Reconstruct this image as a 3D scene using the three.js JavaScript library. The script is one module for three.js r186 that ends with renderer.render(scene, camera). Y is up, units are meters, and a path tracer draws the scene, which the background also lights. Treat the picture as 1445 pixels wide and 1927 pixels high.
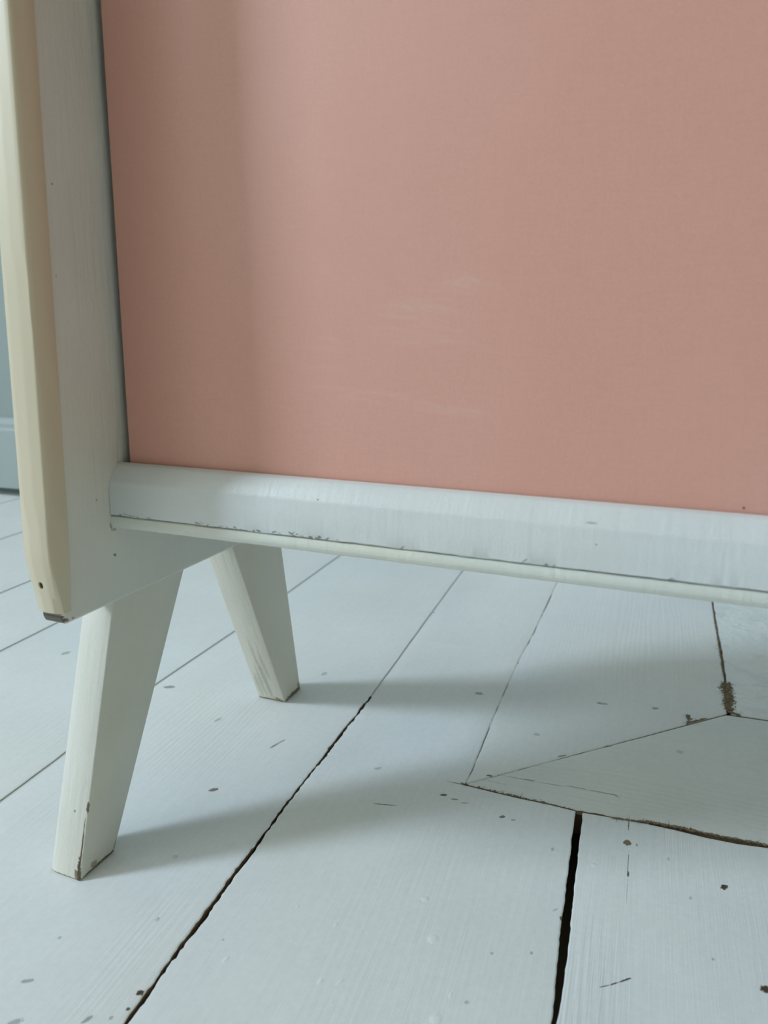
import * as THREE from 'three';
import { mergeGeometries, toCreasedNormals } from 'three/addons/utils/BufferGeometryUtils.js';
import { RectAreaLightUniformsLib } from 'three/addons/lights/RectAreaLightUniformsLib.js';
import { RoundedBoxGeometry } from 'three/addons/geometries/RoundedBoxGeometry.js';
import { Brush, Evaluator, SUBTRACTION } from 'three-bvh-csg';

// ---------------------------------------------------------------- camera, sky, window light, exposure
const scene = new THREE.Scene();
const F = 1446.4, PITCH = 0.2391, YAW = -0.33053, ROLL = -0.00187, EYE = new THREE.Vector3(0, 0.4, 0);
const camera = new THREE.PerspectiveCamera(2 * Math.atan(963.5 / F) * 180 / Math.PI, 1445 / 1927, 0.02, 60);
const fwh = new THREE.Vector3(Math.sin(YAW), 0, -Math.cos(YAW)), UPW = new THREE.Vector3(0, 1, 0);
const right0 = new THREE.Vector3(Math.cos(YAW), 0, Math.sin(YAW));
const forward = fwh.clone().multiplyScalar(Math.cos(PITCH)).addScaledVector(UPW, -Math.sin(PITCH));
const up0 = fwh.clone().multiplyScalar(Math.sin(PITCH)).addScaledVector(UPW, Math.cos(PITCH));
const right = right0.clone().multiplyScalar(Math.cos(ROLL)).addScaledVector(up0, Math.sin(ROLL));
const upv = up0.clone().multiplyScalar(Math.cos(ROLL)).addScaledVector(right0, -Math.sin(ROLL));
camera.position.copy(EYE); camera.up.copy(upv); camera.lookAt(EYE.clone().add(forward));
camera.focus = 0.63; camera.userData.fStop = 8;
scene.add(camera);

scene.background = new THREE.Color().setRGB(0.80, 0.93, 1.0);
scene.backgroundIntensity = 1.0;

// daylight entering through the window in the left wall
const WX = -3.75, WINDOWS = [{ z: 1.15, y: 2.56, w: 0.80, h: 1.50 }];
RectAreaLightUniformsLib.init();
for (const w of WINDOWS) {
  const daylight = new THREE.RectAreaLight(new THREE.Color().setRGB(0.76, 0.93, 1.09), 56, w.w - 0.08, w.h - 0.08);
  daylight.name = 'window_daylight';
  daylight.position.set(WX + 0.015, w.y, w.z); daylight.lookAt(0, w.y, w.z);
  scene.add(daylight);
}

const renderer = new THREE.WebGLRenderer({ antialias: true });
renderer.toneMapping = THREE.LinearToneMapping;
renderer.toneMappingExposure = 0.93;
renderer.shadowMap.enabled = true;

// ---------------------------------------------------------------- helpers
function rng(seed) { let a = seed >>> 0; return () => { a = (a + 0x6D2B79F5) >>> 0; let t = a; t = Math.imul(t ^ (t >>> 15), t | 1); t ^= t + Math.imul(t ^ (t >>> 7), t | 61); return ((t ^ (t >>> 14)) >>> 0) / 4294967296; }; }
function hash2(ix, iy, s) { let h = Math.imul(ix, 374761393) + Math.imul(iy, 668265263) + Math.imul(s, 1442695041); h = Math.imul(h ^ (h >>> 13), 1274126177); return ((h ^ (h >>> 16)) >>> 0) / 4294967296; }
function vnoise(x, y, s) {
  const ix = Math.floor(x), iy = Math.floor(y), fx = x - ix, fy = y - iy, ux = fx * fx * (3 - 2 * fx), uy = fy * fy * (3 - 2 * fy);
  const a = hash2(ix, iy, s), b = hash2(ix + 1, iy, s), c = hash2(ix, iy + 1, s), d = hash2(ix + 1, iy + 1, s);
  return a + (b - a) * ux + (c - a) * uy + (a - b - c + d) * ux * uy;
}
function fbm(x, y, s, n = 4) { let v = 0, a = 0.5, t = 0; for (let i = 0; i < n; i++) { v += a * vnoise(x, y, s + i * 17); t += a; x *= 2.03; y *= 2.03; a *= 0.5; } return v / t; }
const clamp = (x, a = 0, b = 1) => Math.min(b, Math.max(a, x));
const sstep = (a, b, x) => { const t = clamp((x - a) / (b - a)); return t * t * (3 - 2 * t); };
const lerp = (a, b, t) => a + (b - a) * t;
const lin = (r, g, b) => new THREE.Color().setRGB(r, g, b);
// a pixel of the photograph to the floor plane: [u, v], u to the right, v along the planks away from the viewer
function fl(px, py) {
  const r = right.clone().multiplyScalar(px - 722.5).addScaledVector(upv, -(py - 963.5)).addScaledVector(forward, F);
  const t = -EYE.y / r.y; return [EYE.x + r.x * t, -(EYE.z + r.z * t)];
}
function texture(w, h, data, srgb) {
  const t = new THREE.DataTexture(data, w, h, THREE.RGBAFormat); t.wrapS = t.wrapT = THREE.RepeatWrapping;
  t.magFilter = THREE.LinearFilter; t.minFilter = THREE.LinearMipmapLinearFilter; t.generateMipmaps = true;
  if (srgb) t.colorSpace = THREE.SRGBColorSpace; t.needsUpdate = true; return t;
}
function mesh(name, geometry, material, parent) {
  const m = new THREE.Mesh(geometry, material); m.name = name; m.castShadow = m.receiveShadow = true; if (parent) parent.add(m); return m;
}
const put = (o, kind, label, category) => { if (kind) o.userData.kind = kind; o.userData.label = label; o.userData.category = category; scene.add(o); return o; };
function boxes(list) { return mergeGeometries(list.map(([x0, x1, y0, y1, z0, z1]) => new THREE.BoxGeometry(x1 - x0, y1 - y0, z1 - z0).translate((x0 + x1) / 2, (y0 + y1) / 2, (z0 + z1) / 2))); }

// marks, as [photo x, photo y, half length (m), half width (m), angle in the floor plane (rad from the plank direction), [r, g, b] sRGB, strength, relief]
const BROWN = [70, 58, 44], DIRT = [112, 96, 74], GREY = [128, 134, 132], LIGHT = [236, 240, 240];
const stroke = (x0, y0, x1, y1, rw, rgb, s, rel) => { const a = fl(x0, y0), b = fl(x1, y1); return [(x0 + x1) / 2, (y0 + y1) / 2, Math.hypot(b[0] - a[0], b[1] - a[1]) / 2, rw, Math.atan2(b[0] - a[0], b[1] - a[1]), rgb, s, rel]; };
const MARKS = [
  [1363, 1669, .0034, .0021, .6, BROWN, 1, -.5], [1440, 1862, .003, .003, .2, BROWN, 1, -.5], [1180, 1586, .0035, .0028, 0, DIRT, .95, -.3], [1198, 1590, .002, .0007, 0, GREY, .7, 0],
  [1183, 1550, .010, .0004, 0, DIRT, .8, -.4], [1182, 1625, .014, .00035, 0, GREY, .8, -.4], [1182, 1645, .003, .0007, 0, BROWN, .9, -.4], [1180, 1675, .012, .0003, 0, GREY, .5, -.2],
  stroke(1127, 1858, 1150, 1853, .0004, BROWN, .85, -.3), stroke(1146, 1854, 1166, 1848, .00045, BROWN, .9, -.3), stroke(1163, 1849, 1188, 1840, .0006, BROWN, .95, -.4),
  [815, 1767, .0042, .0042, 0, LIGHT, .4, .9], [800, 1692, .0030, .0030, 0, LIGHT, .3, .8], [820, 1918, .0045, .004, 0, LIGHT, .4, .8], [1118, 1628, .0028, .0028, 0, LIGHT, .2, .6],
  [848, 1873, .003, .001, .1, LIGHT, .2, .5], [878, 1886, .0016, .0014, 0, GREY, .4, -.3], [926, 1794, .0012, .001, 0, GREY, .5, -.3], [1000, 1793, .0012, .001, 0, GREY, .6, -.3],
  [1058, 1727, .0022, .0016, 0, DIRT, .9, -.5], [1045, 1712, .0026, .0008, .8, GREY, .4, .3], [1300, 1690, .0018, .0012, 0, GREY, .3, -.3], [1342, 1805, .0010, .0008, 0, GREY, .5, -.2],
  [835, 1496, .0030, .0016, 1.2, BROWN, .85, -.2], [855, 1504, .004, .0010, 1.4, DIRT, .7, -.2], [875, 1511, .0035, .0008, 1.3, DIRT, .55, -.1], [945, 1537, .0024, .0016, 1, BROWN, .7, -.2], [966, 1543, .0022, .0008, 1.3, DIRT, .6, 0],
  stroke(702, 1512, 744, 1516, .0008, DIRT, .7, -.1), stroke(508, 1408, 537, 1391, .0012, GREY, .75, -.1), stroke(508, 1408, 520, 1401, .0012, DIRT, .4, 0), stroke(940, 1458, 1010, 1472, .0005, DIRT, .45, -.2), stroke(985, 1466, 1010, 1470, .0009, DIRT, .5, -.2), stroke(1020, 1473, 1060, 1480, .0006, GREY, .6, -.2), stroke(1064, 1478, 1110, 1487, .0008, GREY, .6, -.2), stroke(1105, 1486, 1168, 1498, .0007, DIRT, .55, -.2), stroke(1150, 1492, 1166, 1502, .0007, DIRT, .4, -.2), stroke(905, 1466, 960, 1479, .0004, GREY, .35, -.1), [402, 1486, .0042, .0022, .9, BROWN, .62, -.2], [411, 1354, .005, .0018, .3, GREY, .45, -.1], [318, 1293, .0065, .0032, 1.1, GREY, .75, -.1],
  [1133, 1324, .0065, .0022, 1.5, GREY, .62, -.1], [1127, 1323, .002, .0018, 0, DIRT, .6, 0], [1233, 1333, .0035, .0024, 1, GREY, .75, -.1], [901, 1305, .0045, .003, 1.5, DIRT, .55, -.1], [711, 1446, .0035, .002, .8, GREY, .35, -.1],
  [264, 1868, .0022, .0018, .4, BROWN, .95, -.4], [241, 1899, .0012, .0012, 0, BROWN, .85, -.4], [164, 1919, .0035, .0014, .4, GREY, .65, -.3], [210, 1915, .0016, .001, .2, GREY, .5, -.2], [52, 1846, .0040, .0016, 1.1, GREY, .55, -.2], [30, 1923, .004, .002, 1, GREY, .5, -.2],
  [425, 1805, .0034, .0014, .3, LIGHT, .25, .7], [632, 1740, .0024, .0010, .3, LIGHT, .2, .6], [603, 1846, .003, .0016, .2, LIGHT, .3, .7], [640, 1848, .004, .0012, .6, LIGHT, .3, .7], [560, 1706, .002, .0012, .2, LIGHT, .3, .6], [296, 1730, .002, .0016, 0, GREY, .3, .5], [420, 1768, .001, .001, 0, GREY, .4, -.2],
  [205, 1382, .003, .002, 0, GREY, .2, .3], [124, 1229, .006, .004, .3, GREY, .5, -.1], [330, 1612, .002, .002, 0, GREY, .25, .4], [112, 1765, .0016, .0014, 0, GREY, .4, .3], [610, 1268, .005, .003, .2, GREY, .4, -.1], [1040, 1598, .002, .0012, 0, GREY, .4, -.2], [1258, 1616, .002, .001, 0, GREY, .3, -.2],
  stroke(1152, 1538, 1215, 1548, .0011, DIRT, .7, -.2), stroke(1205, 1545, 1270, 1557, .0018, [120, 98, 82], .9, -.4), stroke(1260, 1556, 1330, 1570, .0014, DIRT, .8, -.3), stroke(1325, 1572, 1400, 1588, .0010, DIRT, .6, -.3), stroke(1335, 1578, 1390, 1584, .0008, BROWN, .7, -.3), stroke(868, 1473, 882, 1479, .0018, BROWN, .9, -.4), stroke(915, 1459, 925, 1460, .0012, BROWN, .8, -.3), stroke(1050, 1424, 1066, 1421, .0010, BROWN, .6, -.2), stroke(1135, 1406, 1152, 1402, .0014, DIRT, .8, -.1),
  [1395, 1342, .006, .003, 1.2, DIRT, .4, 0], [1280, 1415, .004, .003, 1, GREY, .3, 0], [1010, 1382, .003, .003, 0, GREY, .35, 0],
];
// painted timber: colour and relief over a patch of the floor. along 'v' or 'u': the way the grain runs
function timber(seed, u0, v0, du, dv, along, W, H, grain = 1, tint = [0, 0, 0]) {
  const col = new Uint8Array(W * H * 4), hgt = new Uint8Array(W * H * 4), marks = MARKS.map((m) => ({ at: fl(m[0], m[1]), m }));
  const hf = new Float32Array(W * H);
  for (let j = 0; j < H; j++) for (let i = 0; i < W; i++) {
    const u = u0 + (i + .5) / W * du, v = v0 + (j + .5) / H * dv, a = along === 'v' ? u : v, l = along === 'v' ? v : u;
    const warp = (fbm(a * 9, l * 1.6, seed, 3) - .5) * .05 + (vnoise(a * 40, l * 5, seed + 5) - .5) * .004;
    const ring = Math.sin((a + warp) * 6.2832 / .0062 + vnoise(a * 60, l * 3, seed + 3) * 5);
    const fibre = vnoise(a * 1500, l * 26, seed + 11), fine = vnoise(a * 2400, l * 2400, seed + 13), broad = fbm(a * 26, l * 9, seed + 29, 3), pat = sstep(.42, .72, fbm(a * 14, l * 3.3, seed + 71, 2));
    const h = .5 + grain * pat * (.075 * ring + .16 * (fibre - .5)) + .05 * grain * (fibre - .5) + .05 * (fine - .5) + .35 * (broad - .5);
    const k = j * W + i, o = k * 4; hf[k] = h;
    const mott = (fbm(u * 11, v * 11, seed + 47, 3) - .5) * 9 + (fine - .5) * 5 + (vnoise(u * 300, v * 300, seed + 61) - .5) * 4 + grain * pat * (ring * .5 + .5) * -3.5 + (fibre - .5) * 4;
    const warm = (fbm(u * 6, v * 6, seed + 83, 2) - .5) * 7;
    col[o] = 225 + mott + warm * .6 + tint[0]; col[o + 1] = 226 + mott + tint[1]; col[o + 2] = 225 + mott - warm + tint[2]; col[o + 3] = 255;
  }
  for (const { at, m } of marks) {
    const [, , rl, rw, ang, rgb, strength, relief] = m, R = Math.max(rl, rw) * 1.9;
    const ca = Math.cos(ang), sa = Math.sin(ang);
    const i0 = Math.floor((at[0] - R - u0) / du * W), i1 = Math.ceil((at[0] + R - u0) / du * W), j0 = Math.floor((at[1] - R - v0) / dv * H), j1 = Math.ceil((at[1] + R - v0) / dv * H);
    for (let j = Math.max(0, j0); j <= Math.min(H - 1, j1); j++) for (let i = Math.max(0, i0); i <= Math.min(W - 1, i1); i++) {
      const x = u0 + (i + .5) / W * du - at[0], y = v0 + (j + .5) / H * dv - at[1], l = (y * ca + x * sa) / rl, w = (x * ca - y * sa) / rw;
      const ragged = .55 * (fbm((x + at[0]) * 700, (y + at[1]) * 700, 301, 3) - .5), d = Math.hypot(l, w) + ragged * 1.6, k = j * W + i, o = k * 4;
      const s = strength * sstep(1.12, .82, d);
      for (let c = 0; c < 3; c++) col[o + c] = lerp(col[o + c], rgb[c], s);
      hf[k] += relief * .55 * sstep(1.15, .3, Math.hypot(l, w) + ragged * .4);
    }
  }
  for (let k = 0; k < W * H; k++) { const q = clamp(hf[k] * .5 + .25) * 255; hgt[k * 4] = hgt[k * 4 + 1] = hgt[k * 4 + 2] = q; hgt[k * 4 + 3] = 255; }
  return new THREE.MeshPhysicalMaterial({ map: texture(W, H, col, true), bumpMap: texture(W, H, hgt), bumpScale: .0015, roughness: .47, specularIntensity: .8 });
}
const rawWood = new THREE.MeshStandardMaterial({ color: lin(.50, .39, .26), roughness: 1 });
const subfloorWood = new THREE.MeshStandardMaterial({ color: lin(.56, .47, .35), roughness: 1 });
const brownDirt = new THREE.MeshStandardMaterial({ color: lin(.13, .095, .06), roughness: 1 });
const greyFill = new THREE.MeshStandardMaterial({ color: lin(.58, .61, .62), roughness: .7 });

// ---------------------------------------------------------------- floor: planks, hearth border, hearth slab
const floor = new THREE.Group(); floor.name = 'floor';
put(floor, 'structure', 'white painted old plank floor with dark open joints and mitred hearth border', 'floor');
const interp = (pts) => { const p = pts.slice().sort((a, b) => a[0] - b[0]); return (x) => { let i = 0; while (i < p.length - 2 && x > p[i + 1][0]) i++; const [x0, y0] = p[i], [x1, y1] = p[i + 1]; return y0 + (y1 - y0) * (x - x0) / (x1 - x0); }; };
// joints as u(v) lines, read off the photograph on the floor plane
const uofv = (px, far, near) => { const p = px.map(([x, y]) => fl(x, y)).map(([u, v]) => [v, u]); p.sort((a, b) => a[0] - b[0]); const f = interp(p); return (v) => v < p[0][0] ? p[0][1] + (near ?? 0) * (v - p[0][0]) : v > p[p.length - 1][0] ? p[p.length - 1][1] + (far ?? 0) * (v - p[p.length - 1][0]) : f(v); };
const gA = uofv([[235, 1927], [318, 1812], [400, 1700], [478, 1595], [540, 1511], [600, 1435], [640, 1383], [690, 1320], [748, 1242], [805, 1163], [870, 1075]]);
const gB = uofv([[0, 1508], [130, 1411], [297, 1285], [438, 1190], [545, 1113], [640, 1045]]);
const gC = uofv([[1043, 1927], [1053, 1850], [1061, 1770], [1070, 1700], [1079, 1620], [1090, 1527]]);
const gD = uofv([[875, 1475], [890, 1445], [945, 1310], [980, 1235], [1005, 1190], [1048, 1097]]);
const gE = uofv([[1340, 1132], [1348, 1180], [1356, 1225], [1366, 1290], [1373, 1342]]);
const gF = () => -.752, gG = () => -.922, gH = () => .214;
const vF = interp([[875, 1475], [960, 1496], [1040, 1513], [1090, 1526], [1180, 1540], [1250, 1552], [1340, 1572], [1445, 1590]].map(([x, y]) => fl(x, y)));
const vB = () => .8140;
const cornerA = fl(874, 1475), cornerD = fl(1373, 1342);
const mitreV = (u) => lerp(cornerA[1], cornerD[1], (u - cornerA[0]) / (cornerD[0] - cornerA[0]));
const mitreU = (v) => lerp(cornerA[0], cornerD[0], (v - cornerA[1]) / (cornerD[1] - cornerA[1]));
const jag = (t, s, amp) => amp * ((fbm(t * 45, 3.1, s, 2) - .5) * 1.1 + (fbm(t * 210, 5.3, s + 4, 3) - .5) * 1.5 + Math.sign(vnoise(t * 170, 8.1, s + 2) - .72) * .12 + (vnoise(t * 620, 1.7, s + 9) - .5) * .5);
const THICK = .032, BEV = .0009;
// a board over rows r (along) with edges lo(r), hi(r) (across); swap: rows run along u instead of v; place bends a point, low(r index, s index) lowers the edge
function boardGeometry(rows, lo, hi, { swap = false, ends = [true, true], endLow = null, bend = null, tex, bevel = BEV } = {}) {
  const pos = [], uv = [], idx = [], raw = [], C = 12, stride = C + 1, S = [];
  const out = (a, r, y) => { let [u, v] = swap ? [r, a] : [a, r]; if (bend) [u, v] = bend(u, v); pos.push(u, y, -v); uv.push((u - tex.u0) / tex.du, (v - tex.v0) / tex.dv); };
  const R = []; rows.forEach((r, i) => { R.push([r, i]); });
  const grid = [];
  const first = rows[0], last = rows[rows.length - 1], all = [[first, true, 0], [first + Math.min(.0012, (rows[1] - first) / 2), false, 0], ...rows.slice(1, -1).map((r) => [r, false, -1]), [last - Math.min(.0012, (last - rows[rows.length - 2]) / 2), false, 1], [last, true, 1]];
  all.forEach(([r, edge, which]) => {
    const a0 = lo(r), a1 = Math.max(hi(r), a0 + .0002), w = a1 - a0, e = Math.min(.0014, w * .3), line = [];
    for (let k = 0; k <= C; k++) {
      const s = k === 0 ? 0 : k === 1 ? e : k === C - 1 ? w - e : k === C ? w : e + (w - 2 * e) * (k - 1) / (C - 2), a = a0 + s;
      const drop = (k === 0 || k === C || (edge && ends[which] && (!endLow || endLow(a)))) ? bevel : 0;
      line.push([a, r, -drop]);
    }
    grid.push(line);
  });
  grid.forEach((line) => line.forEach(([a, r, y]) => out(a, r, y)));
  const flip = swap;
  for (let j = 0; j < grid.length - 1; j++) for (let k = 0; k < C; k++) {
    const a = j * stride + k, b = a + 1, c = a + stride, d = c + 1;
    if (!flip) idx.push(a, b, d, a, d, c); else idx.push(a, d, b, a, c, d);
  }
  const top = new THREE.BufferGeometry(); top.setAttribute('position', new THREE.Float32BufferAttribute(pos, 3)); top.setAttribute('uv', new THREE.Float32BufferAttribute(uv, 2)); top.setIndex(idx); top.computeVertexNormals();
  // sides, of bare timber
  const ring = []; const n = grid.length;
  for (let j = 0; j < n; j++) ring.push(grid[j][0]); for (let k = 1; k <= C; k++) ring.push(grid[n - 1][k]); for (let j = n - 2; j >= 0; j--) ring.push(grid[j][C]); for (let k = C - 1; k >= 1; k--) ring.push(grid[0][k]);
  const p2 = [], u2 = [], i2 = []; const keep = [pos.slice(), uv.slice()]; pos.length = uv.length = 0;
  for (const [a, r, y] of ring) { const m = (lo(r) + Math.max(hi(r), lo(r))) / 2, q = (rows[0] + rows[rows.length - 1]) / 2; out(a, r, y); out(a + clamp(m - a, -.012, .012), r + clamp((q - r) * .02, -.006, .006), -THICK); }  // edges are undercut
  for (let k = 0; k < ring.length; k++) { const a = 2 * k, b = 2 * ((k + 1) % ring.length); if (!flip) i2.push(a, b, b + 1, a, b + 1, a + 1); else i2.push(a, b + 1, b, a, a + 1, b + 1); }
  const side = new THREE.BufferGeometry(); side.setAttribute('position', new THREE.Float32BufferAttribute(pos, 3)); side.setAttribute('uv', new THREE.Float32BufferAttribute(uv, 2)); side.setIndex(i2); side.computeVertexNormals();
  return [top, side];
}
function plank(name, parts, material, label) {
  const tops = mergeGeometries(parts.map((p) => p[0])), sides = mergeGeometries(parts.map((p) => p[1])), g = mergeGeometries([tops, sides], true);
  const m = mesh(name, g, [material, rawWood], floor); if (label) m.userData.label = label; return m;
}
const range = (a, b, step) => { const n = Math.max(1, Math.round((b - a) / step)); return Array.from({ length: n + 1 }, (_, i) => a + (b - a) * i / n); };
const NEAR = -2.2, WALL = 1.43;
const rowsV = (a, b) => { const r = []; for (const [x0, x1, s] of [[NEAR, .24, .61], [.24, .85, .003], [.85, 1.25, .01], [1.25, WALL, .05]]) { const lo = Math.max(a, x0), hi = Math.min(b, x1); if (hi - lo > 1e-6) r.push(...range(lo, hi, s).slice(r.length ? 1 : 0)); } return r; };
const halfA = (v) => v < .72 ? lerp(.0018, .0013, sstep(.3, .72, v)) * (0.75 + .5 * vnoise(v * 34, 2, 5)) : .0011;
const halfC = (v) => .0021 * sstep(.33, .45, v) * (.85 + .4 * vnoise(v * 40, 7, 5)) + .0007;
const halfF = (u) => u < -.028 ? .0010 : lerp(.0010, .0036, sstep(.0, .06, u)) * (.6 + .8 * vnoise(u * 60, 3, 21));
const tx = (u0, v0, du, dv) => ({ u0, v0, du, dv });

// the plank notched round the hearth corner
const t0 = tx(-.275, .22, .255, .68), m0 = timber(11, t0.u0, t0.v0, t0.du, t0.dv, 'v', 640, 1700, .3);
const aL = (v) => gA(v) + halfA(v) + jag(v, 41, v < .74 ? .0016 : .0004);
const vE = cornerA[1] - .0008;
const front0 = boardGeometry(rowsV(NEAR, vE), aL, (v) => gC(v) - halfC(v) + jag(v, 57, .0008), { tex: t0, ends: [true, true], endLow: (a) => a > cornerA[0],
  bend: (u, v) => { const w = sstep(vE - .05, vE, v) * sstep(cornerA[0] - .004, cornerA[0], u); return [u, v + w * (vF(Math.max(u, cornerA[0])) - halfF(u) - vE) + (w > .98 ? jag(u, 77, .0006) : 0)]; } });
const rear0 = boardGeometry(rowsV(vE, WALL), aL, (v) => gD(v) - .0006 + jag(v, 61, .0004), { tex: t0, ends: [false, true] });
plank('plank', [front0, rear0], m0, 'plank notched round the hearth corner');
// the plank to the right of the open joint, ending at the hearth
const t1 = tx(-.04, .22, .26, .42), m1 = timber(23, t1.u0, t1.v0, t1.du, t1.dv, 'v', 768, 1240, 1.6);
plank('plank', [boardGeometry(rowsV(NEAR, .595), (v) => gC(v) + halfC(v) + jag(v, 91, .0007), (v) => gH(v) - .001, { tex: t1, bend: (u, v) => { const w = sstep(.545, .595, v); return [u, v + w * (vF(u) - halfF(u) - .595) + (w > .98 ? jag(u, 83, .0020) : 0)]; } })], m1);
// the planks to the left
const t2 = tx(-.515, .22, .26, 1.1), m2 = timber(37, t2.u0, t2.v0, t2.du, t2.dv, 'v', 512, 2048, .5);
plank('plank', [boardGeometry(rowsV(NEAR, WALL), (v) => gB(v) + .0019 + jag(v, 17, .0003), (v) => gA(v) - halfA(v) + jag(v, 43, v < .74 ? .0014 : .0004), { tex: t2 })], m2);
const t3 = tx(-.765, .3, .27, 1.15), m3 = timber(53, t3.u0, t3.v0, t3.du, t3.dv, 'v', 400, 1700, .7);
const coarse = rowsV(NEAR, WALL).filter((v, i) => i % 4 === 0 || v === WALL);
plank('plank', [boardGeometry(coarse, (v) => gF(v) + .0026, (v) => gB(v) - .0019 + jag(v, 19, .0003), { tex: t3 })], m3);
const t4 = tx(-.95, .3, .5, 1.2), m4 = timber(67, t4.u0, t4.v0, t4.du, t4.dv, 'v', 512, 1024, .6);
const few = [NEAR, -1, 0, .4, .8, 1.2, WALL];
plank('plank', [boardGeometry(few, (v) => gG(v) + .0026, (v) => gF(v) - .0026, { tex: t4 })], m4);
for (let k = 0; k < 12; k++) plank('plank', [boardGeometry(few, () => -.922 - .24 * (k + 1) + .0014, () => -.922 - .24 * k - .0026, { tex: tx(-.95 - .24 * k, .3 - k * .13, .5, 1.2) })], m4);
for (let k = 0; k < 11; k++) { const end = k < 4 ? .595 : WALL; plank('plank', [boardGeometry([NEAR, -1, 0, .4, end], () => .214 + .24 * k + .001, () => .214 + .24 * (k + 1) - .001, { tex: tx(.2 + .24 * k, .22 + k * .1, .5, 1.2), bend: k < 4 ? (u, v) => [u, v - (v > .5 ? .0022 : 0)] : null })], m4); }
// mitred hearth border
const t5 = tx(-.14, .585, .42, .25), m5 = timber(71, t5.u0, t5.v0, t5.du, t5.dv, 'u', 1024, 620, 1.1, [-3, -3, -5]);
const rowsU = [...range(cornerA[0] + .0006, .26, .003), ...range(.26, 1.17, .13).slice(1)];
plank('hearth_board', [boardGeometry(rowsU, (u) => vF(Math.min(u, .25)) + halfF(u) * .8 + jag(u, 101, u < -.03 ? .0004 : .0024), (u) => Math.min(vB(u) - .0006, mitreV(u) - lerp(.0003, .0010, sstep(-.06, .06, u)) + jag(u, 107, .0003)), { swap: true, tex: t5 })], m5, 'front board of the hearth border');
const t6 = tx(-.14, .6, .27, .86), m6 = timber(89, t6.u0, t6.v0, t6.du, t6.dv, 'v', 480, 1400, .8);
plank('hearth_board', [boardGeometry(rowsV(cornerA[1] + .0006, WALL), (v) => gD(v) + .0006 + jag(v, 113, .0004), (v) => Math.min(gE(v) - lerp(.0022, .001, sstep(.84, .9, v)) + jag(v, 127, .0012), mitreU(v) - lerp(.0003, .0010, sstep(.66, .78, v)) + jag(v, 131, .0003)), { tex: t6 })], m6, 'left board of the hearth border');
plank('hearth_board', [boardGeometry([.60, .8, 1.1, WALL], () => 1.1695, () => 1.1735, { tex: t6 })], m6);
// the hearth slab: painted stone
const slabTex = (() => { const W = 512, col = new Uint8Array(W * W * 4), h = new Uint8Array(W * W * 4);
  for (let j = 0; j < W; j++) for (let i = 0; i < W; i++) { const o = (j * W + i) * 4, x = i / W * .6, y = j / W * .6, n = fbm(x * 60, y * 60, 5, 4), f = fbm(x * 240, y * 240, 9, 3), d = sstep(.5, .7, n) * 9;
    col[o] = 226 - d; col[o + 1] = 230 - d; col[o + 2] = 230 - d * .9; col[o + 3] = 255; h[o] = h[o + 1] = h[o + 2] = clamp(.5 + (n - .5) * .9 + (f - .5) * .5) * 255; h[o + 3] = 255; }
  return new THREE.MeshPhysicalMaterial({ map: texture(W, W, col, true), bumpMap: texture(W, W, h), bumpScale: .002, roughness: .33 }); })();
plank('hearth_slab', [boardGeometry(range(.8162, WALL, .01), (v) => gE(v) + .0016 + jag(v, 137, .0012), () => 1.168, { tex: tx(0, .8, .6, .6) })], slabTex, 'white painted stone slab with a mottled gloss');
// what lies in the joints
function ribbon(name, pts, half, depth, material) {
  const pos = [], idx = [];
  pts.forEach(([u, v], i) => { const a = pts[Math.max(0, i - 1)], b = pts[Math.min(pts.length - 1, i + 1)], dx = b[0] - a[0], dy = b[1] - a[1], l = Math.hypot(dx, dy) || 1, y = -(typeof depth === 'function' ? depth(i / (pts.length - 1), i) : depth);
    pos.push(u + dy / l * half, y, -(v - dx / l * half), u - dy / l * half, y, -(v + dx / l * half)); if (i) { const k = 2 * i; idx.push(k - 2, k, k + 1, k - 2, k + 1, k - 1); } });
  const g = new THREE.BufferGeometry(); g.setAttribute('position', new THREE.Float32BufferAttribute(pos, 3)); g.setIndex(idx.reverse()); g.computeVertexNormals();
  const m = mesh(name, g, material, floor); m.userData.kind = 'stuff'; return m;
}
mesh('subfloor', boxes([[-3.9, 2.95, -.14, -.10, -1.6, 2.35]]), subfloorWood, floor);
ribbon('joint_paint', range(.735, WALL, .01).map((v) => [gA(v), v]), .003, .0016, greyFill);
ribbon('joint_paint', range(-.5, WALL, .02).map((v) => [gB(v), v]), .004, .0017, greyFill);
ribbon('joint_paint', range(-.5, WALL, .1).map((v) => [gF(v), v]), .005, .0018, greyFill);
ribbon('joint_paint', range(-.5, WALL, .1).map((v) => [gG(v), v]), .005, .0018, greyFill);
ribbon('joint_paint', range(cornerA[1] + .002, 1.06, .006).map((v) => [gD(v), v]), .002, (t, i) => .0008 + .0014 * sstep(.5, .7, vnoise(i * .6, 4, 3)), greyFill);
ribbon('joint_paint', range(1.13, WALL, .02).map((v) => [gD(v), v]), .002, .001, greyFill);
ribbon('joint_dirt', range(0, 1, .02).map((t) => [lerp(cornerA[0], cornerD[0], t), lerp(cornerA[1], cornerD[1], t)]), .002, (t) => t < .62 ? .0006 + .0008 * vnoise(t * 60, 1, 8) : .003, brownDirt);
ribbon('joint_dirt', range(.82, WALL, .008).map((v) => [gE(v), v]), .004, (t, i) => .0012 + .003 * vnoise(i * .8, 2, 31), brownDirt);
ribbon('joint_dirt', range(cornerA[0], .03, .004).map((u) => [u, vF(u)]), .003, .0016, brownDirt);
ribbon('joint_dirt', range(cornerD[0], .6, .02).map((u) => [u, vB(u)]), .003, .0012, brownDirt);

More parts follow.
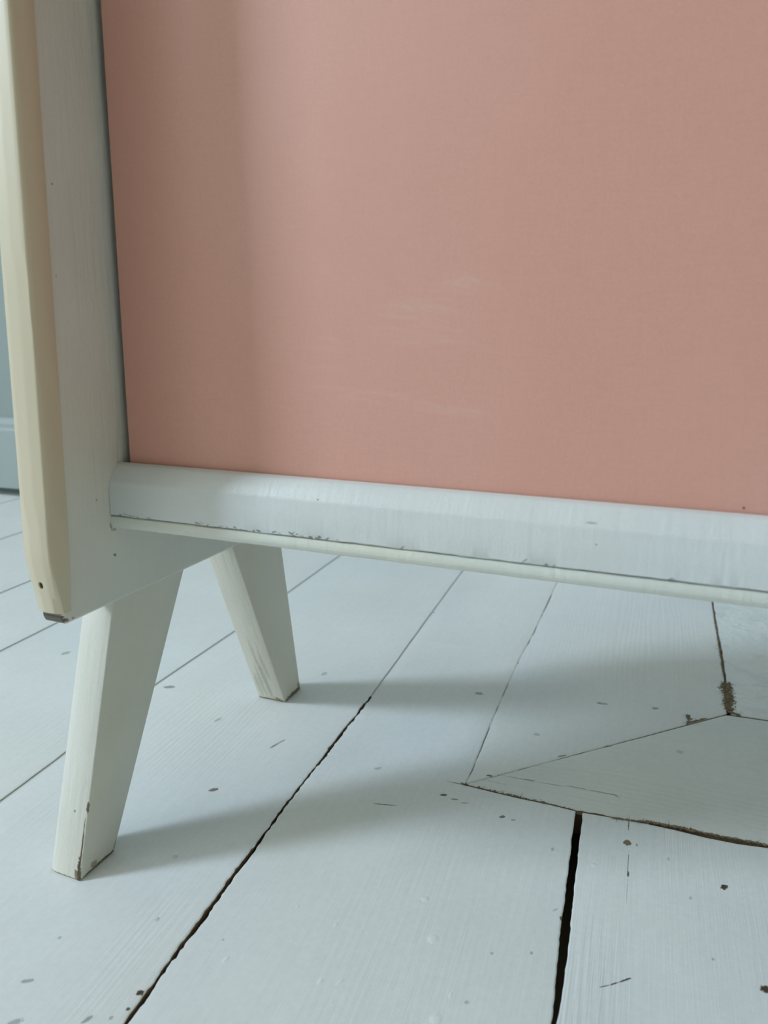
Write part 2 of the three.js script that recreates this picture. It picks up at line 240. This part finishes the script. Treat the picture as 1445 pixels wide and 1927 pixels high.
// ---------------------------------------------------------------- room shell
const X0 = WX, X1 = 2.8, ZF = 2.2, ZB = -1.45, HC = 3.6, T = .16;
const wallPaint = (() => { const W = 256, col = new Uint8Array(W * W * 4), h = new Uint8Array(W * W * 4); for (let i = 0; i < W * W; i++) { const x = i % W, y = (i / W) | 0, n = fbm(x * .03, y * .03, 7, 3), f = vnoise(x * .5, y * .5, 3); col[i * 4] = 144 + n * 10; col[i * 4 + 1] = 155 + n * 9; col[i * 4 + 2] = 152 + n * 9; col[i * 4 + 3] = 255; h[i * 4] = h[i * 4 + 1] = h[i * 4 + 2] = 110 + f * 40; h[i * 4 + 3] = 255; }
  const a = texture(W, W, col, true), b = texture(W, W, h); return new THREE.MeshStandardMaterial({ map: a, bumpMap: b, bumpScale: .0006, roughness: .8 }); })();
const stoneWall = new THREE.MeshStandardMaterial({ color: lin(.54, .46, .37), roughness: .85 }), oliveWall = new THREE.MeshStandardMaterial({ color: lin(.64, .62, .44), roughness: .85 });
const gloss = new THREE.MeshPhysicalMaterial({ color: lin(.74, .78, .78), roughness: .4 });
put(mesh('wall_back', boxes([[X0 - T, X1 + T, -.08, HC, ZB - T, ZB]]), wallPaint), 'structure', 'pale grey painted wall behind the cabinet', 'wall');
put(mesh('unseen_chimney_breast', boxes([[-.275, .30, .0006, HC, ZB, -1.30], [1.02, 1.595, .0006, HC, ZB, -1.30], [.30, 1.02, .86, HC, ZB, -1.30]]), new THREE.MeshStandardMaterial({ color: lin(.82, .83, .82), roughness: .7 })), 'structure', 'unseen white painted chimney breast behind the hearth, added to bounce light', 'chimney breast');  // unseen; inferred from the hearth and added to bounce light on the floor
put(mesh('wall_right', boxes([[X1, X1 + T, -.08, HC, ZB, ZF]]), oliveWall), 'structure', 'olive painted wall on the far right of the room', 'wall');
put(mesh('wall_front', boxes([[X0 - T, X1 + T, -.08, HC, ZF, ZF + T]]), stoneWall), 'structure', 'pale stone coloured wall facing the cabinet front', 'wall');
const lw = []; { let z = ZB; for (const w of WINDOWS.slice().sort((p, q) => p.z - q.z)) { const z0 = w.z - w.w / 2, z1 = w.z + w.w / 2; lw.push([X0 - T, X0, -.08, HC, z, z0], [X0 - T, X0, -.08, w.y - w.h / 2, z0, z1], [X0 - T, X0, w.y + w.h / 2, HC, z0, z1]); z = z1; } lw.push([X0 - T, X0, -.08, HC, z, ZF]); }
put(mesh('wall_left', boxes(lw), new THREE.MeshStandardMaterial({ color: lin(.32, .34, .33), roughness: .85 })), 'structure', 'grey wall with the window opening', 'wall');
put(mesh('ceiling', boxes([[X0 - T, X1 + T, HC, HC + T, ZB - T, ZF + T]]), new THREE.MeshStandardMaterial({ color: lin(.64, .60, .51), roughness: .9 })), 'structure', 'plain white ceiling', 'ceiling');
const skirtProfile = new THREE.Shape(); [[0, 0], [.018, 0], [.018, .140], [.016, .146], [.011, .149], [.011, .156], [.008, .166], [.003, .170], [0, .170]].forEach(([x, y], i) => i ? skirtProfile.lineTo(x, y) : skirtProfile.moveTo(x, y));
const skirt = new THREE.ExtrudeGeometry(skirtProfile, { depth: -.276 - X0, bevelEnabled: false }).rotateY(-Math.PI / 2).translate(-.276, .016, ZB);
put(mesh('baseboard_back', skirt, new THREE.MeshPhysicalMaterial({ color: lin(.37, .42, .41), roughness: .5 })), 'structure', 'grey moulded baseboard along the back wall', 'baseboard');
WINDOWS.forEach(({ z, y, w, h }, i) => {
  const win = new THREE.Group(); win.name = 'window_' + (i + 1); win.position.set(X0, y, z); put(win, 'structure', i ? 'second window in the left wall' : 'wide white framed window in the left wall', 'window');
  const hw = w / 2, hh = h / 2, f = .04;
  mesh('window_frame', boxes([[-.1, -.03, -hh, -hh + f, -hw, hw], [-.1, -.03, hh - f, hh, -hw, hw], [-.1, -.03, -hh + f, hh - f, -hw, -hw + f], [-.1, -.03, -hh + f, hh - f, hw - f, hw]]), gloss, win);
  mesh('pane', boxes([[-.068, -.064, -hh + f, hh - f, -hw + f, hw - f]]), new THREE.MeshPhysicalMaterial({ color: 0xffffff, transmission: 1, roughness: 0, thickness: 0 }), win);
});

// ---------------------------------------------------------------- the cabinet
const cab = new THREE.Group(); cab.name = 'sideboard'; cab.rotation.y = -.070885;
put(cab, '', 'white painted sideboard with a pink sliding door on splayed tapered legs', 'sideboard');
// in the cabinet's own axes: x to its right, y up, z to its front; inner face of the left side at XI
const XI = -.395, XO = -.415, YB = .200, WIDTH = 1.02, DEPTHB = -.715, TOP = .80;
const leanX = (y) => .021 * (y - YB), leanZ = (y) => -.026 * Math.max(0, y - .25);
// specked paint for the cabinet; uv in metres over a window of the surface
function paintTexture(W, H, du, dv, base, specks, seed, brush = .6) {
  const col = new Uint8Array(W * H * 4), hgt = new Uint8Array(W * H * 4);
  for (let j = 0; j < H; j++) for (let i = 0; i < W; i++) {
    const o = (j * W + i) * 4, x = i / W * du, y = j / H * dv, m = (fbm(x * 18, y * 18, seed, 3) - .5) * 9 + (vnoise(x * 2200, y * 2200, seed + 3) - .5) * 5, w = (fbm(x * 9, y * 7, seed + 31, 2) - .5) * 8;
    let rgb = [base[0] + m + w * .5, base[1] + m, base[2] + m - w];
    let hh = .5 + (fbm(x * 300, y * 40, seed + 41, 3) - .5) * brush + (vnoise(x * 1500, y * 1500, seed + 43) - .5) * .15;
    for (const [sx, sy, rl, rw, ang, c, s, rel] of specks) {
      const dx = x - sx, dy = y - sy; if (Math.abs(dx) > rl * 2.2 + rw || Math.abs(dy) > rl * 2.2 + rw) continue;
      const l = (dx * Math.cos(ang) + dy * Math.sin(ang)) / rl, q = (dy * Math.cos(ang) - dx * Math.sin(ang)) / rw, d = Math.hypot(l, q) + (fbm(x * 900, y * 900, seed + 77, 3) - .5) * .9, k = s * sstep(1.15, .75, d);
      rgb = rgb.map((v, n) => lerp(v, c[n], k)); hh += (rel ?? -.3) * sstep(1.1, .4, d);
    }
    for (let c = 0; c < 3; c++) { col[o + c] = clamp(rgb[c], 0, 255); hgt[o + c] = clamp(hh) * 255; } col[o + 3] = hgt[o + 3] = 255;
  }
  return { map: texture(W, H, col, true), bumpMap: texture(W, H, hgt) };
}
const planarUV = (g, f) => { const p = g.attributes.position, uv = new Float32Array(p.count * 2); for (let i = 0; i < p.count; i++) { const [a, b] = f(p.getX(i), p.getY(i), p.getZ(i)); uv[2 * i] = a; uv[2 * i + 1] = b; } g.setAttribute('uv', new THREE.BufferAttribute(uv, 2)); return g; };
const CREAMW = [222, 221, 212], STAIN = [104, 90, 62];
// left side panel: outline in z-y with a rounded lower front corner, extruded across its thickness
const frontZ = (y) => -.3600 + leanZ(y) - .0072 * Math.pow(sstep(.262, .199, y), 1.25);
function panelGeometry(mirror) {
  const s = new THREE.Shape(), ys = range(.2045, TOP - .02, .006);
  s.moveTo(DEPTHB, YB); s.lineTo(frontZ(.2) - .0100, YB - .0006); s.lineTo(frontZ(.2) - .0055, YB - .0006); s.lineTo(frontZ(.2) - .0030, YB + .0010);
  for (const y of ys) s.lineTo(frontZ(y) - .0016, y); s.lineTo(DEPTHB, TOP - .02);
  const b = .0021, g = new THREE.ExtrudeGeometry(s, { depth: XI - XO - 2 * b, bevelEnabled: true, bevelSize: b, bevelThickness: b, bevelOffset: -b, bevelSegments: 1 });
  const p = g.attributes.position; for (let i = 0; i < p.count; i++) { const z = p.getX(i), y = p.getY(i), x = XI - b - p.getZ(i); p.setXYZ(i, mirror ? mirror - (x + leanX(y) - XI) : x + leanX(y), y, z); }
  if (mirror) { const ix = g.index; const a = g.attributes.position.array; for (let t = 0; t < a.length; t += 9) for (let c = 0; c < 3; c++) { const q = a[t + 3 + c]; a[t + 3 + c] = a[t + 6 + c]; a[t + 6 + c] = q; } }
  g.deleteAttribute('normal'); g.deleteAttribute('uv');
  const out = toCreasedNormals(g, .5); return planarUV(out, (x, y, z) => [(z + .74) / .4, (y - .18) / .44]);
}
const panelPaint = new THREE.MeshPhysicalMaterial({ ...paintTexture(720, 800, .4, .44, CREAMW, [
  [.318, .0555, .0017, .0009, .5, STAIN, .75, -.4], [.2905, .222, .0005, .0005, 0, STAIN, .8], [.349, .305, .0006, .0006, 0, STAIN, .8], [.352, .25, .0005, .0005, 0, STAIN, .6],
  [.3655, .0295, .0012, .0018, .4, STAIN, .75], [.368, .0225, .0018, .0010, .8, [120, 98, 60], .85], [.3625, .0220, .0008, .0008, 0, STAIN, .7], [.366, .040, .0009, .0007, .2, STAIN, .6], [.367, .046, .0006, .0008, 0, STAIN, .5],
  [.3712, .0218, .0050, .0026, 1.4, [92, 84, 68], .95, -.3], [.3725, .0262, .0016, .0045, 0, [70, 62, 48], .95, -.3], [.3195, .0770, .0030, .0010, 1.3, STAIN, .45], [.3165, .0745, .0018, .0012, 0, STAIN, .4], [.332, .10, .0006, .0006, 0, STAIN, .6]], 5), bumpScale: .0006, roughness: .46 });
mesh('side_panel', panelGeometry(0), panelPaint, cab).userData.label = 'white painted left side with rounded lower corner';
mesh('side_panel', panelGeometry(XI + WIDTH - .04), panelPaint, cab);
// cream plastic channel capping the front edge of the side
function stripGeometry(flip) {
  const ys = [...range(.2088, .27, .0021), ...range(.27, TOP - .02, .02).slice(1)], sec = (y) => {
    const zf = frontZ(y), pinch = sstep(.25, .2088, y), xi = XI + leanX(y) + .0016, xo = XO + leanX(y) - .0014, zi = lerp(-.3785 + leanZ(y), -.3755, pinch), crown = .0004 + .0006 * pinch, r = .0016 + .0016 * pinch;
    const mid = (xi + xo) / 2, p = [[xi - .0017, zi], [xi - .0004, zi + .0002], [xi, zi + .0012], [xi, lerp(zi, zf, .5)], [xi, zf - r - .0012], [xi - .0003, zf - r * .55], [xi - r * .5, zf - r * .16], [xi - r, zf]];
    for (let k = 1; k < 6; k++) { const x = lerp(xi - r, xo + r, k / 6); p.push([x, zf + crown * (1 - ((x - mid) / (mid - xo - r)) ** 2)]); }
    p.push([xo + r, zf], [xo + r * .3, zf - r * .3], [xo, zf - r], [xo, lerp(zi, zf, .5)], [xo, zi], [xo + .0017, zi], [xo + .0013, zf - .0014], [xi - .0013, zf - .0014]); return p; };
  const rows = ys.map(sec), n = rows[0].length, pos = [], idx = [];
  rows.forEach((r, j) => r.forEach(([x, z]) => pos.push(x, ys[j], z)));
  for (let j = 0; j < rows.length - 1; j++) for (let k = 0; k < n; k++) { const a = j * n + k, b = j * n + (k + 1) % n, c = a + n, d = b + n; idx.push(a, d, b, a, c, d); }
  const g = new THREE.BufferGeometry(); g.setAttribute('position', new THREE.Float32BufferAttribute(pos, 3)); g.setIndex(idx);
  const cap = (j, up) => { const tri = THREE.ShapeUtils.triangulateShape(rows[j].map(([x, z]) => new THREE.Vector2(x, z)), []); tri.forEach(([a, b, c]) => { const o = j * n; up ? idx.push(o + a, o + c, o + b) : idx.push(o + a, o + b, o + c); }); };
  cap(0, false); cap(rows.length - 1, true); g.setIndex(idx);
  if (flip) { const p = g.attributes.position; for (let i = 0; i < p.count; i++) p.setX(i, flip - (p.getX(i) - XI)); const x = g.index.array; for (let t = 0; t < x.length; t += 3) { const q = x[t]; x[t] = x[t + 1]; x[t + 1] = q; } }
  return g;
}
const plastic = new THREE.MeshPhysicalMaterial({ color: lin(.68, .60, .44), roughness: .42 });
const nailY = .2294, nailX = -.4055, nailZ = frontZ(nailY);
let stripG = toCreasedNormals(stripGeometry(0), .6); planarUV(stripG, (x, y, z) => [x + z, y]);
const hole = new THREE.CylinderGeometry(.0022, .0018, .008, 20).rotateX(Math.PI / 2).scale(1, 1.35, 1).translate(nailX, nailY, nailZ + .0010);
const ev = new Evaluator(); ev.attributes = ['position', 'normal', 'uv']; ev.useGroups = false;
const cut = ev.evaluate(new Brush(stripG, plastic), new Brush(hole, plastic), SUBTRACTION);
const strip = mesh('edge_strip', cut.geometry, plastic, cab); strip.userData.label = 'cream plastic edge strip';
mesh('nail', new THREE.CylinderGeometry(.0017, .0017, .001, 18).rotateX(Math.PI / 2).scale(1, 1.3, 1).translate(nailX, nailY, nailZ - .0011), new THREE.MeshStandardMaterial({ color: lin(.05, .035, .02), roughness: .7, metalness: .3 }), strip).userData.label = 'rusty nail sunk in its hole';
mesh('edge_strip', toCreasedNormals(stripGeometry(XI + WIDTH - .04), .6), plastic, cab);
// carcass boards
const XR = XI + WIDTH - .04;
// front rail: moulded profile with a sloped, rounded top, its lower edge ragged where the paint has cracked
function sweepX(profile, x0, x1, step, wobble) {
  const xs = range(x0, x1, step), n = profile.length, pos = [], idx = [];
  xs.forEach((x) => profile.forEach(([z, y], k) => { const w = wobble ? wobble(x, k) : [0, 0]; pos.push(x, y + w[1], z + w[0]); }));
  for (let j = 0; j < xs.length - 1; j++) for (let k = 0; k < n; k++) { const a = j * n + k, b = j * n + (k + 1) % n, c = a + n, d = b + n; idx.push(a, b, d, a, d, c); }
  const tri = THREE.ShapeUtils.triangulateShape(profile.map(([z, y]) => new THREE.Vector2(z, y)), []), o = (xs.length - 1) * n;
  tri.forEach(([a, b, c]) => { idx.push(a, b, c); idx.push(o + a, o + c, o + b); });
  const g = new THREE.BufferGeometry(); g.setAttribute('position', new THREE.Float32BufferAttribute(pos, 3)); g.setIndex(idx); return g;
}
const railProfile = [[-.4365, .2662], [-.4365, .3028], [-.4325, .3030], [-.4306, .3024], [-.4288, .3010], [-.4240, .2950], [-.4222, .2922], [-.4210, .2895], [-.4204, .2865], [-.4202, .2830], [-.4200, .2750], [-.4200, .2672], [-.4206, .2662]];
const railG = toCreasedNormals(sweepX(railProfile, XI + .0020, XR - .0004, .0025, (x, k) => k === 12 || k === 0 ? [0, .0009 * (fbm(x * 110, 2, 5, 3) - .2)] : k === 11 ? [.0003 * (vnoise(x * 200, 4, 6) - .5), .0010 * (fbm(x * 90, 8, 5, 3) - .5)] : [0.0002 * (vnoise(x * 30, k, 9) - .5), 0]), .55);
planarUV(railG, (x, y, z) => [(x + .4) / .6, (y - z * .6 - .5) / .08]);
const railSpecks = []; { const r = rng(8); for (let k = 0; k < 70; k++) { const at = k < 44 ? -.39 + .20 * Math.pow(r(), .8) : -.39 + .55 * r(), near = vnoise(at * 45, 3, 12); if (near < .42) continue; railSpecks.push([at + .4, .2668 + .0018 * r() * r() + .252 - .5, .0008 + .0028 * r() * r(), .00022 + .00035 * r(), (r() - .5) * 1.6, r() < .5 ? [112, 116, 104] : [148, 152, 142], .55 + .35 * r(), -.5]); } }
const railPaint = new THREE.MeshPhysicalMaterial({ ...paintTexture(1400, 190, .6, .08, [216, 220, 219], [...railSpecks, [.175, .045, .0006, .0006, 0, STAIN, .7], [.3485, .034, .0006, .0005, 0, STAIN, .6], [.345, .047, .0008, .003, 1.57, STAIN, .3]], 15, .35), bumpScale: .0005, roughness: .40 });
mesh('joint_dirt', toCreasedNormals(sweepX(railProfile.map(([z, y], k) => [z + (k > 1 ? .0005 : 0), y + (k > 0 && k < 10 ? .0005 : k > 10 ? -.003 : 0)]), XI + .0001, XI + .0013, .0012), .5), new THREE.MeshStandardMaterial({ color: lin(.07, .058, .04), roughness: 1 }), cab).userData.label = 'line of brown dirt between rail and side';
mesh('front_rail', railG, railPaint, cab).userData.label = 'white moulded rail below the sliding door';
const lipPaint = new THREE.MeshPhysicalMaterial({ ...paintTexture(900, 120, .6, .08, [221, 224, 214], [], 19, .5), bumpScale: .0006, roughness: .45 });
const boardProfile = [[-.4235, .2566], [DEPTHB + .008, .2566], [DEPTHB + .008, .2752], [-.4370, .2752], [-.4370, .2658], [-.4218, .2657], [-.4207, .2650], [-.4203, .2635], [-.4203, .2600], [-.4210, .2580], [-.4220, .2570]].reverse();
const boardG = toCreasedNormals(sweepX(boardProfile.slice().reverse().reverse(), XI + .0004, XR - .0004, .0035, (x, k) => k === 3 || k === 4 ? [0, .0005 * (fbm(x * 100, 5, 22, 3) - .5)] : k < 2 ? [.0004 * (vnoise(x * 120, 3, 4) - .5), .0003 * (vnoise(x * 150, 7, 4) - .5)] : [0, 0]), .55);
planarUV(boardG, (x, y, z) => [(x + .4) / .6, (y - z * .6 - .495) / .08]);
mesh('bottom_board', boardG, lipPaint, cab).userData.label = 'white painted edge of the bottom board';
const plain = new THREE.MeshPhysicalMaterial({ color: lin(.72, .715, .66), roughness: .5 });
{ const g = boxes([[XI, XR, .2754, TOP - .021, DEPTHB + .001, DEPTHB + .007]]), p = g.attributes.position; for (let i = 0; i < p.count; i++) { const l = leanX(p.getY(i)) + .0002; p.setX(i, p.getX(i) < 0 ? XI + l : XR - l); } mesh('back_panel', g, plain, cab); }
mesh('top_board', new RoundedBoxGeometry(WIDTH + .03, .02, .375, 3, .004).translate((XI + XR) / 2, TOP - .0095, -.5375), plain, cab);
// pink sliding doors
const pinkTex = (() => { const W = 1100, H = 660, DU = .64, DV = .42, col = new Uint8Array(W * H * 4), hgt = new Uint8Array(W * H * 4), rgh = new Uint8Array(W * H * 4);
  const swipes = []; const r = rng(77);
  for (const [cx, cy, n, L, sp] of [[.233, .128, 16, .045, .014], [.245, .112, 10, .05, .010], [.262, .142, 8, .03, .012], [.170, .10, 8, .03, .02], [.20, .075, 7, .05, .008], [.25, .07, 7, .045, .007], [.44, .16, 6, .04, .02]]) for (let k = 0; k < n; k++) swipes.push([cx + (r() - .5) * L, cy + (r() - .5) * sp, L * (.3 + .5 * r()), .0006 + .0012 * r(), -.10 + (r() - .5) * .12, .25 + .4 * r()]);
  swipes.push([.262, .178, .035, .0004, .62, .35]);
  for (let j = 0; j < H; j++) for (let i = 0; i < W; i++) { const o = (j * W + i) * 4, x = i / W * DU, y = j / H * DV, weave = (vnoise(x * 1500, y * 110, 5) - .5) * 1.8 + (vnoise(x * 110, y * 1500, 9) - .5) * 1.8, big = (fbm(x * 9, y * 5, 21, 3) - .5) * 10, grain = (vnoise(x * 1700, y * 1700, 3) - .5) * 6;
    col[o] = 220 + weave + big * .5 + grain; col[o + 1] = 163 + weave + big + grain; col[o + 2] = 147 + weave + big * 1.3 + grain; col[o + 3] = 255;
    hgt[o] = hgt[o + 1] = hgt[o + 2] = clamp(.5 + weave * .03 + grain * .02) * 255; hgt[o + 3] = 255; rgh[o] = rgh[o + 2] = 0; rgh[o + 1] = 112 + (fbm(x * 14, y * 14, 8, 3) - .5) * 50; rgh[o + 3] = 255; }
  for (const [sx, sy, l, w, a, s] of swipes) { const i0 = Math.max(0, Math.floor((sx - l) / DU * W)), i1 = Math.min(W - 1, Math.ceil((sx + l) / DU * W)), j0 = Math.max(0, Math.floor((sy - l) / DV * H)), j1 = Math.min(H - 1, Math.ceil((sy + l) / DV * H));
    for (let j = j0; j <= j1; j++) for (let i = i0; i <= i1; i++) { const dx = i / W * DU - sx, dy = j / H * DV - sy, p = (dx * Math.cos(a) + dy * Math.sin(a)) / l, q = (dy * Math.cos(a) - dx * Math.sin(a) + .004 * p * p) / w, k = s * .17 * sstep(1, .2, Math.abs(p)) * Math.exp(-q * q) * (.4 + .9 * vnoise(dx * 300, dy * 2000, 4)); const o = (j * W + i) * 4;
      col[o] = lerp(col[o], 240, k); col[o + 1] = lerp(col[o + 1], 226, k); col[o + 2] = lerp(col[o + 2], 216, k); } }
  const dot = (sx, sy, rad) => { for (let j = 0; j < H; j++) for (let i = 0; i < W; i++) if (Math.hypot(i / W * DU - sx, j / H * DV - sy) < rad) { const o = (j * W + i) * 4; col[o] = 120; col[o + 1] = 84; col[o + 2] = 74; } };
  dot(.4205, .023, .0007);
  return new THREE.MeshPhysicalMaterial({ map: texture(W, H, col, true), bumpMap: texture(W, H, hgt), bumpScale: .00010, roughnessMap: texture(W, H, rgh), roughness: 1.0, ior: 1.6 }); })();
const DZ = -.4377, doorShape = (x0, x1, z) => { const g = new RoundedBoxGeometry(x1 - x0, TOP - .03 - .283, .005, 2, .0006).translate((x0 + x1) / 2, (.283 + TOP - .03) / 2, z - .0025);
  const p = g.attributes.position; if (x0 < 0) for (let i = 0; i < p.count; i++) if (p.getX(i) < (x0 + x1) / 2) p.setX(i, p.getX(i) + leanX(p.getY(i))); return planarUV(g, (x, y, z2) => [(x + .4) / .64, (y - .282) / .42]); };
mesh('sliding_door', doorShape(XI + .0055, .23, DZ), pinkTex, cab).userData.label = 'pink laminate sliding door with faint wipe marks';
mesh('sliding_door', doorShape(.20, XR - .002, DZ - .009), pinkTex, cab);
// legs: tapered boards leaning forwards and backwards, rounded on their outer edges
function legGeometry(x0, x1, b, t, height, rOut, rIn) { // b, t: [z of front edge, z of rear edge] at the foot and at the top
  const rows = [0, .0012, .004, .03, .07, .11, .15, .19, height], section = (y, grow) => {
    const k = y / height, zf = lerp(b[0], t[0], k) - grow, zr = lerp(b[1], t[1], k) + grow, a = x0 + grow, c = x1 - grow, p = [];
    const corner = (cx, cz, r, a0) => { for (let q = 0; q <= 6; q++) { const an = a0 + q / 6 * Math.PI / 2; p.push([cx + Math.cos(an) * r, cz + Math.sin(an) * r]); } };
    corner(c - rIn, zf - rIn, rIn, 0); corner(a + rOut, zf - rOut, rOut, Math.PI / 2); corner(a + rOut, zr + rOut, rOut, Math.PI); corner(c - rIn, zr + rIn, rIn, Math.PI * 1.5); return p; };
  const secs = rows.map((y, i) => section(y, i === 0 ? .0008 : 0)), n = secs[0].length, pos = [], uv = [], idx = [];
  secs.forEach((s, j) => { let d = 0; for (let k = 0; k <= n; k++) { const [x, z] = s[k % n]; if (k) d += Math.hypot(x - s[k - 1][0], z - s[k - 1][1]); pos.push(x, rows[j], z); uv.push(d / .2, rows[j] / .21); } });
  for (let j = 0; j < secs.length - 1; j++) for (let k = 0; k < n; k++) { const a = j * (n + 1) + k, bb = a + 1, c = a + n + 1, dd = c + 1; idx.push(a, c, dd, a, dd, bb); }
  const o0 = 0, o1 = (secs.length - 1) * (n + 1); for (let k = 1; k < n - 1; k++) { idx.push(o0, o0 + k, o0 + k + 1); idx.push(o1, o1 + k + 1, o1 + k); }
  const g = new THREE.BufferGeometry(); g.setAttribute('position', new THREE.Float32BufferAttribute(pos, 3)); g.setAttribute('uv', new THREE.Float32BufferAttribute(uv, 2)); g.setIndex(idx); return toCreasedNormals(g, .6);
}
const WORN = [86, 72, 50], GRIME = [120, 104, 74];
const legMarks1 = [[.002, .020, .020, .0007, 1.57, WORN, .9], [.002, .006, .010, .0016, 1.45, WORN, .95], [.0012, .052, .004, .0012, 1.57, WORN, .75], [.0022, .036, .010, .0005, 1.57, GRIME, .7], [.0128, .047, .0010, .0009, 0, [120, 126, 120], .8], [.004, .004, .004, .002, 1.2, WORN, .6],
  [.107, .0010, .02, .0016, 0, WORN, .85], [.096, .006, .004, .0022, 1.2, GRIME, .4], [.118, .004, .005, .0022, .6, GRIME, .5], [.02, .0008, .02, .0007, 0, GRIME, .7]];
const legPaint = new THREE.MeshPhysicalMaterial({ ...paintTexture(800, 840, .2, .21, [221, 218, 205], legMarks1, 25, .5), bumpScale: .0006, roughness: .45 });
const STREAK = [172, 168, 150];
const legPaint2 = new THREE.MeshPhysicalMaterial({ ...paintTexture(800, 840, .2, .21, [219, 215, 200], [[.016, .030, .030, .0030, 1.5, STREAK, .5], [.022, .024, .024, .0022, 1.52, STREAK, .45], [.011, .050, .022, .0022, 1.48, STREAK, .4], [.019, .060, .03, .0020, 1.5, STREAK, .35], [.027, .020, .018, .0030, 1.55, STREAK, .35], [.02, .0012, .02, .0012, 0, GRIME, .8], [.113, .0020, .02, .0034, 0, WORN, .8], [.104, .006, .006, .0030, .9, GRIME, .5], [.006, .0030, .006, .002, .4, GRIME, .7]], 45, .5), bumpScale: .0006, roughness: .5 });
const LX0 = -.4315, LX1 = -.398;
mesh('leg', legGeometry(LX0, LX1, [-.3605, -.3965], [-.4205, -.5050], YB, .0105, .0010), legPaint, cab).userData.label = 'leg leaning forward, rounded outer edge, chipped at the foot';
mesh('leg', legGeometry(LX0, LX1, [-.6610, -.6955], [-.5765, -.6605], YB, .0015, .0008), legPaint2, cab).userData.label = 'leg leaning backward, grey grain streaks';
const SX = XI + XR; // mirror plane for the right pair
const mirrored = (g) => { const h = g.clone(), a = h.attributes; for (let i = 0; i < a.position.count; i++) { a.position.setX(i, SX - a.position.getX(i)); a.normal.setX(i, -a.normal.getX(i)); } for (const k of Object.keys(a)) { const A = a[k], s = A.itemSize, r = A.array; for (let t = 0; t < A.count; t += 3) for (let c = 0; c < s; c++) { const q = r[(t + 1) * s + c]; r[(t + 1) * s + c] = r[(t + 2) * s + c]; r[(t + 2) * s + c] = q; } } return h; };
mesh('leg', mirrored(legGeometry(LX0, LX1, [-.3605, -.3965], [-.4205, -.5050], YB, .0105, .0010)), legPaint, cab);
mesh('leg', mirrored(legGeometry(LX0, LX1, [-.6610, -.6955], [-.5765, -.6605], YB, .0015, .0008)), legPaint2, cab);

// ---------------------------------------------------------------- lint and grit caught in the hearth joint
function lint(name, pieces, label) {
  const r = rng(pieces.length * 7 + 3), gs = [], base = [0, 1, 2, 3].map((k) => { const g = new THREE.IcosahedronGeometry(1, 0), p = g.attributes.position; for (let i = 0; i < p.count; i++) { const x = p.getX(i), y = p.getY(i), z = p.getZ(i), q = .6 + .8 * hash2(Math.round(x * 50), Math.round(y * 50 + z * 90), k + 3); p.setXYZ(i, x * q, y * q, z * q); } g.deleteAttribute('normal'); g.deleteAttribute('uv'); return g; });
  for (const [x0, y0, x1, y1, rad, n] of pieces) { const a = fl(x0, y0), b = fl(x1, y1); for (let k = 0; k < n; k++) {
    const t = r(), d = rad * (.45 + .9 * vnoise(t * 7, rad * 900, 5)) * Math.sqrt(-Math.log(1 - .96 * r())) * .66, an = r() * 6.28, s = .0005 + .0010 * r() * r(), g = base[k & 3].clone().rotateY(r() * 6.28).rotateX(r() * 3);
    g.scale(s, s * .6, s); gs.push(g.translate(lerp(a[0], b[0], t) + Math.cos(an) * d, s * .25 + .0009 * r() * Math.max(0, 1 - d / rad), -(lerp(a[1], b[1], t) + Math.sin(an) * d))); }
    for (let k = 0; k < n / 12; k++) { const t = r(), x = lerp(a[0], b[0], t) + (r() - .5) * rad, v = lerp(a[1], b[1], t) + (r() - .5) * rad, an = r() * 6.28, l = .003 + .005 * r(); const c = new THREE.QuadraticBezierCurve3(new THREE.Vector3(x, .0006, -v), new THREE.Vector3(x + Math.cos(an) * l * .5 + (r() - .5) * .003, .0006 + .002 * r(), -v + Math.sin(an) * l * .5), new THREE.Vector3(x + Math.cos(an) * l, .0005, -v + Math.sin(an) * l)); const g = new THREE.TubeGeometry(c, 5, .00013, 4).toNonIndexed(); g.deleteAttribute('normal'); g.deleteAttribute('uv'); gs.push(g); } }
  const g = mergeGeometries(gs); g.computeVertexNormals(); const m = mesh(name, g, new THREE.MeshStandardMaterial({ color: lin(.25, .19, .12), roughness: 1 })); return put(m, 'stuff', label, 'dirt');
}
lint('lint_clump', [[1365, 1285, 1372, 1320, .0074, 620], [1369, 1312, 1372, 1338, .0055, 320], [1373, 1340, 1390, 1346, .0024, 80], [1352, 1205, 1362, 1275, .0016, 120], [1341, 1140, 1352, 1205, .0012, 70]], 'brown clump of lint and grit in the corner joint of the hearth border');
lint('joint_crumbs', [[1150, 1540, 1230, 1549, .0010, 70], [1215, 1546, 1300, 1562, .0018, 150], [1300, 1563, 1440, 1590, .0012, 120], [900, 1482, 1080, 1524, .0006, 60]], 'brown crumbs and splinters along the front joint of the hearth border');
lint('lint_tuft', [[1294, 1346, 1298, 1360, .0026, 60], [1290, 1362, 1330, 1352, .0016, 60]], 'small brown tuft of dirt on the mitre joint of the hearth border');

renderer.render(scene, camera);
